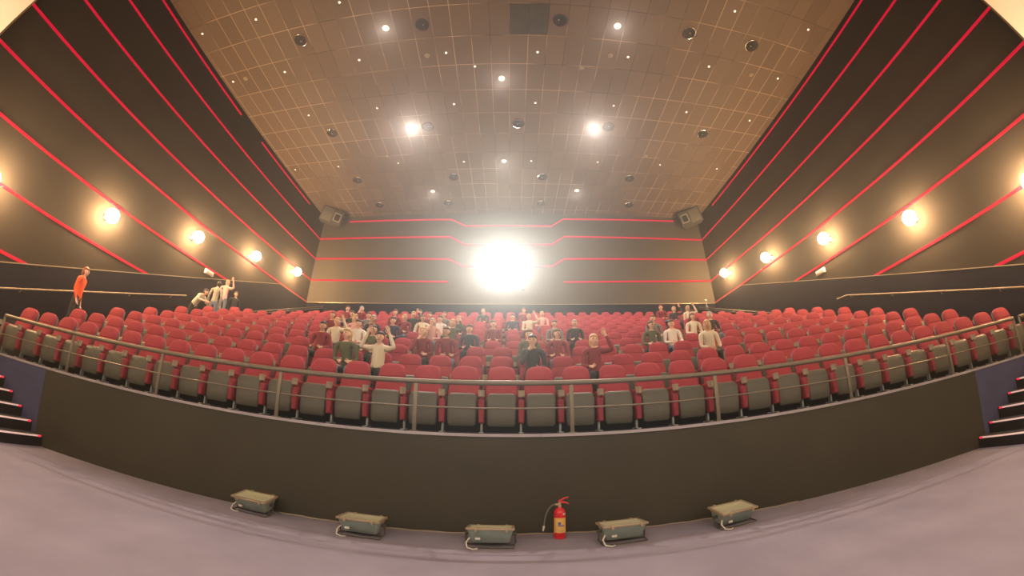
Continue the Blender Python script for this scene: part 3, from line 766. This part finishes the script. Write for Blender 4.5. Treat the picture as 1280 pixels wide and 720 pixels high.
# ------------------------------------------------------------------ tripod at the rear right
t = thing('camera_tripod', 'small light tripod standing in the rear right corner', 'tripod', (9.95, 15.9, FZ[10]))
top = Vector((0, 0, 1.45))
for a in (.3, 2.4, 4.5):
    f = Vector((.32 * math.cos(a), .32 * math.sin(a), 0))
    b = MB().tube([top + f * .05, f], .018, n=8); b.sphere(tuple(f + Vector((0, 0, .02))), .025, n=8, m=6); b.build('leg', M['legm'], t)
MB().tube([(0, 0, 1.2), (0, 0, 1.65)], .016, n=8).build('centre_column', M['legm'], t)
MB().box((0, 0, 1.68), (.12, .1, .07), bev=.012).build('head', M['legm'], t)

# ------------------------------------------------------------------ floodlights on the floor
def floodlight():
    t = thing('floodlight', '', 'floodlight')
    tilt = Matrix.Translation((0, 0, .0))
    def R4(w, d, z): return [(px, py, z) for px, py in rrect(w, d, .12, 4)]
    MB().loft([R4(.175, .075, .075), R4(.19, .09, .085), R4(.222, .135, .20), R4(.225, .14, .215)]).build('housing', M['flood'], t)
    b = MB(); w, d, z = .238, .152, .224
    for (c, dd) in (((0, d - .012, z), (2 * w, .03, .022)), ((0, -d + .012, z), (2 * w, .03, .022)), ((w - .014, 0, z), (.03, 2 * d, .022)), ((-w + .014, 0, z), (.03, 2 * d, .022))): b.box(c, dd, bev=.004)
    b.build('rim', M['floodrim'], t)
    b = MB(); b.add([(-.215, -.13, .232), (.215, -.13, .232), (.215, .13, .232), (-.215, .13, .232), (-.13, -.06, .217), (.13, -.06, .217), (.13, .06, .217), (-.13, .06, .217)],
                    [(0, 1, 5, 4), (1, 2, 6, 5), (2, 3, 7, 6), (3, 0, 4, 7), (4, 5, 6, 7)]); b.build('reflector', M['floodin'], t, smooth=False)
    MB().box((0, 0, .2345), (.43, .262, .004)).build('glass_cover', M['glass'], t, smooth=False)
    for x, y in ((-.14, -.158), (.16, -.158), (-.14, .158), (.16, .158)):
        MB().box((x, y, .218), (.03, .018, .045), bev=.004).build('clip', M['floodrim'], t)
    b = MB().tube([(-.245, 0, .125), (-.25, 0, .03), (-.235, -.02, .012), (.235, -.02, .012), (.25, 0, .03), (.245, 0, .125)], .008, n=8)
    b.tube([(-.235, -.02, .012), (-.235, -.13, .010), (.235, -.13, .010), (.235, -.02, .012)], .007, n=8)
    for s in (-1, 1): b.tube([(s * .205, 0, .125), (s * .262, 0, .125)], .017, n=10)
    b.build('bracket', M['speaker'], t)
    MB().box((-.12, -.128, .125), (.05, .012, .02), mtx=Matrix.Translation((0, 0, 0))).build('sticker', M['white'], t)
    MB().tube([(-.20, -.08, .10), (-.235, -.12, .06), (-.22, -.17, .02), (-.16, -.19, .010), (-.12, -.165, .010)], .007, n=8).build('cable', M['white'], t)
    return t
FL = [((-3.11, 4.12), 4, 6, 'leftmost, tilted open toward the seats'), ((-1.64, 4.12), 2, -3, 'second from left on the floor'), ((-.21, 4.14), 0, -9, 'middle one on the floor'), ((1.2, 4.10), 2, -5, 'just right of the fire extinguisher'), ((2.54, 4.02), 4, 6, 'rightmost, cream reflector showing')]
fl = floodlight()
for i, ((x, y), rz, tl, w) in enumerate(FL):
    o = fl if i == 0 else dup(fl)
    o.location = (x, y - .10, .0); o.scale = (1.06,) * 3; o.rotation_euler = (math.radians(tl * .0), 0, math.radians(rz))
    # the lamp head swings in its bracket
    for ch in o.children:
        if ch.name.split('.')[0] in ('housing', 'rim', 'reflector', 'glass_cover', 'clip', 'sticker'):
            m = Matrix.Translation((0, 0, .125)) @ Matrix.Rotation(math.radians(tl), 4, 'X') @ Matrix.Translation((0, 0, -.165))
            ch.location = m.to_translation(); ch.rotation_euler = m.to_euler()
    o['label'] = 'grey-green floodlight below the parapet, ' + w; o['category'] = 'floodlight'; o['group'] = 'floodlights on the floor'
b = MB(); pts = []
for i in range(60):
    x = -2.9 + 6.6 * i / 59; pts.append((x, par(x) - .03 - .012 * math.sin(i * 1.7), .008))
b.tube(pts, .007, n=6); tag(b.build('power_cable', M['cable']), 'thin tan cable lying along the foot of the parapet', 'cable')

# ------------------------------------------------------------------ fire extinguisher
t = thing('fire_extinguisher', 'red fire extinguisher with a yellow label standing on the floor by the parapet', 'fire extinguisher', (.555, 4.27, 0))
MB().lathe([(.001, 0), (.066, 0), (.068, .006), (.068, .012), (.066, .02), (.068, .03), (.068, .30), (.064, .325), (.048, .348), (.025, .36), (.022, .372), (.001, .372)], n=32).build('cylinder', M['red'], t)
lab = MB(); n = 20; r = .0692
rings = []
for i in range(n + 1):
    a = -PI / 2 + math.radians(-68 + 136 * i / n)
    rings.append([(r * math.cos(a), r * math.sin(a), .075), (r * math.cos(a), r * math.sin(a), .252)])
vs = [p for rg in rings for p in rg]; lab.add(vs, [(2 * i, 2 * i + 2, 2 * i + 3, 2 * i + 1) for i in range(n)])
lb = lab.build('label', M['yellow'], t)
def patch(a0, a1, z0, z1, m, nm, rad=.0698, n=6):
    q = MB(); vs = []
    for i in range(n + 1):
        a = -PI / 2 + math.radians(a0 + (a1 - a0) * i / n); vs += [(rad * math.cos(a), rad * math.sin(a), z0), (rad * math.cos(a), rad * math.sin(a), z1)]
    q.add(vs, [(2 * i, 2 * i + 2, 2 * i + 3, 2 * i + 1) for i in range(n)]); q.build(nm, m, lb)
patch(-22, 4, .155, .205, M['labelblue'], 'blue_mark'); patch(-22, 38, .150, .170, M['labelpurple'], 'purple_mark', .0701)
patch(-20, 50, .090, .094, M['labelpurple'], 'text_line'); patch(-20, 30, .100, .103, M['labelpurple'], 'text_line')
q = MB(); vs = []
for i in range(7):
    a = -PI / 2 + math.radians(24 + 34 * i / 6); vs += [(.0695 * math.cos(a), .0695 * math.sin(a), .285), (.0695 * math.cos(a), .0695 * math.sin(a), .305)]
q.add(vs, [(2 * i, 2 * i + 2, 2 * i + 3, 2 * i + 1) for i in range(6)]); q.build('sticker', M['white'], t)
MB().lathe([(.001, .37), (.020, .37), (.022, .39), (.017, .395), (.017, .425), (.001, .425)], n=16).box((-.025, 0, .402), (.05, .022, .022), bev=.004).build('valve', M['floodrim'], t)
MB().tube([(.0, 0, .425), (.03, 0, .425), (.07, -.003, .42), (.105, -.004, .402)], [.012, .011, .010, .008], n=8).build('handle', M['red'], t)
MB().tube([(-.012, 0, .432), (.02, 0, .452), (.06, -.003, .474), (.10, -.004, .482)], [.012, .011, .010, .008], n=8).build('lever', M['red'], t)
MB().tube([(-.045, 0, .403), (-.085, -.005, .395), (-.125, -.01, .355), (-.155, -.012, .29), (-.17, -.012, .22), (-.180, -.012, .15)], .009, n=8).build('hose', M['rubber'], t)
MB().tube([(-.1795, -.012, .155), (-.181, -.012, .135), (-.19, -.012, .09)], [.012, .013, .008], n=8).build('nozzle', M['white'], t)

# ------------------------------------------------------------------ the screen beside and behind the camera
t = thing('cinema_screen', 'huge curved white cinema screen with a brown border, its edges in the top corners', 'screen', (0, -1.3, 0))
XS = 10.25
def sy(x): return -1.25 * (1 - (x / XS) ** 2) - .02
b = MB(); n = 40; rings = []
for i in range(n + 1):
    x = -(XS - .02) + 2 * (XS - .02) * i / n
    rings.append([(x, sy(x) + 1.3, .95), (x, sy(x) + 1.3, 9.6), (x, sy(x) + 1.27, 9.6), (x, sy(x) + 1.27, .95)])
b.loft(rings); b.build('screen_surface', M['screen'], t)
b = MB()
for z in (.9, 9.65):
    rg = []
    for i in range(n + 1):
        x = -XS + 2 * XS * i / n; y = sy(x) + 1.3
        rg.append([(x, y + .03, z - .06), (x, y + .03, z + .06), (x, y - .08, z + .06), (x, y - .08, z - .06)])
    b.loft(rg)
for s in (-1, 1): b.box((s * (XS + .05), 1.26, 5.27), (.16, .10, 8.8), bev=.02)
for s in (-1, 1):
    for x in (4.0, 8.5): b.box((s * x, sy(x) + 1.3 - .16, .43), (.1, .1, .86))
b.build('frame', M['brownframe'], t)

# ------------------------------------------------------------------ lights
def light(name, kind, loc, power, col, rot=None, **kw):
    l = bpy.data.lights.new(name, kind); l.energy = power; l.color = col
    for k, v in kw.items(): setattr(l, k, v)
    o = bpy.data.objects.new(name, l); COL.objects.link(o); o.location = loc
    if rot: o.rotation_euler = rot
    return o
def aim(o, p):
    o.rotation_euler = (Vector(p) - o.location).to_track_quat('-Z', 'Y').to_euler()
pj = light('projector_beam', 'SPOT', (PX, YB - .12, PZ), 13500, (1.0, .95, .84), spot_size=math.radians(46), spot_blend=.25, shadow_soft_size=.06)
aim(pj, (0, -1.2, 6.2))
for i, (x, y) in enumerate(PEARL):
    light('spotlight_glow', 'SPOT', (x, y, ZC - .06), 1700 if i in (3, 4) else 300, (1.0, .84, .72), (0, 0, 0), spot_size=math.radians(150), spot_blend=.6, shadow_soft_size=.06)

# ------------------------------------------------------------------ world: black, with thin haze added to imitate lens glow around the lights
w = bpy.data.worlds.new('glow_haze'); scene.world = w; w.use_nodes = True
w.node_tree.nodes['Background'].inputs['Color'].default_value = (0, 0, 0, 1)
HAZE = 0.0055
if HAZE:
    vs = w.node_tree.nodes.new('ShaderNodeVolumeScatter'); vs.inputs['Density'].default_value = HAZE; vs.inputs['Anisotropy'].default_value = .75
    w.node_tree.links.new(vs.outputs[0], w.node_tree.nodes['World Output'].inputs['Volume'])

# ------------------------------------------------------------------ camera: full-frame fisheye near the screen, tilted up
cd = bpy.data.cameras.new('camera'); cam = bpy.data.objects.new('camera', cd); COL.objects.link(cam); scene.camera = cam
cd.type = 'PANO'; cd.sensor_fit = 'HORIZONTAL'; cd.sensor_width = 36.0; cd.sensor_height = 20.25
cd.clip_start = .01; cd.clip_end = 200
F = 450.52 * 36 / 1280; KD = -.04591
c = cd
c.panorama_type = 'FISHEYE_LENS_POLYNOMIAL'; c.fisheye_fov = math.radians(179)
c.fisheye_polynomial_k0 = 0; c.fisheye_polynomial_k1 = -1 / F; c.fisheye_polynomial_k2 = 0; c.fisheye_polynomial_k3 = -KD / F ** 3; c.fisheye_polynomial_k4 = 0
pitch, roll, yaw = .373970, .001217, .003203
def wdir(v):
    x, y, z = v          # right, forward, up in the lens frame
    x, z = math.cos(roll) * x - math.sin(roll) * z, math.sin(roll) * x + math.cos(roll) * z
    y, z = math.cos(pitch) * y - math.sin(pitch) * z, math.sin(pitch) * y + math.cos(pitch) * z
    x, y = math.cos(yaw) * x + math.sin(yaw) * y, -math.sin(yaw) * x + math.cos(yaw) * y
    return Vector((x, y, z))
r_, f_, u_ = wdir((1, 0, 0)), wdir((0, 1, 0)), wdir((0, 0, 1))
cam.matrix_world = Matrix(((r_.x, u_.x, -f_.x, 0), (r_.y, u_.y, -f_.y, 0), (r_.z, u_.z, -f_.z, 1.35), (0, 0, 0, 1)))

# ------------------------------------------------------------------ view
vs_ = scene.view_settings
scene.display_settings.display_device = 'sRGB'
vs_.view_transform = 'Standard'; vs_.look = 'None'; vs_.gamma = 1; vs_.exposure = 0.0; vs_.use_curve_mapping = False
cy = scene.cycles
cy.use_denoising = True; cy.max_bounces = 6; cy.diffuse_bounces = 4; cy.use_light_tree = True; cy.sample_clamp_indirect = 6.0
cy.caustics_reflective = False; cy.caustics_refractive = False
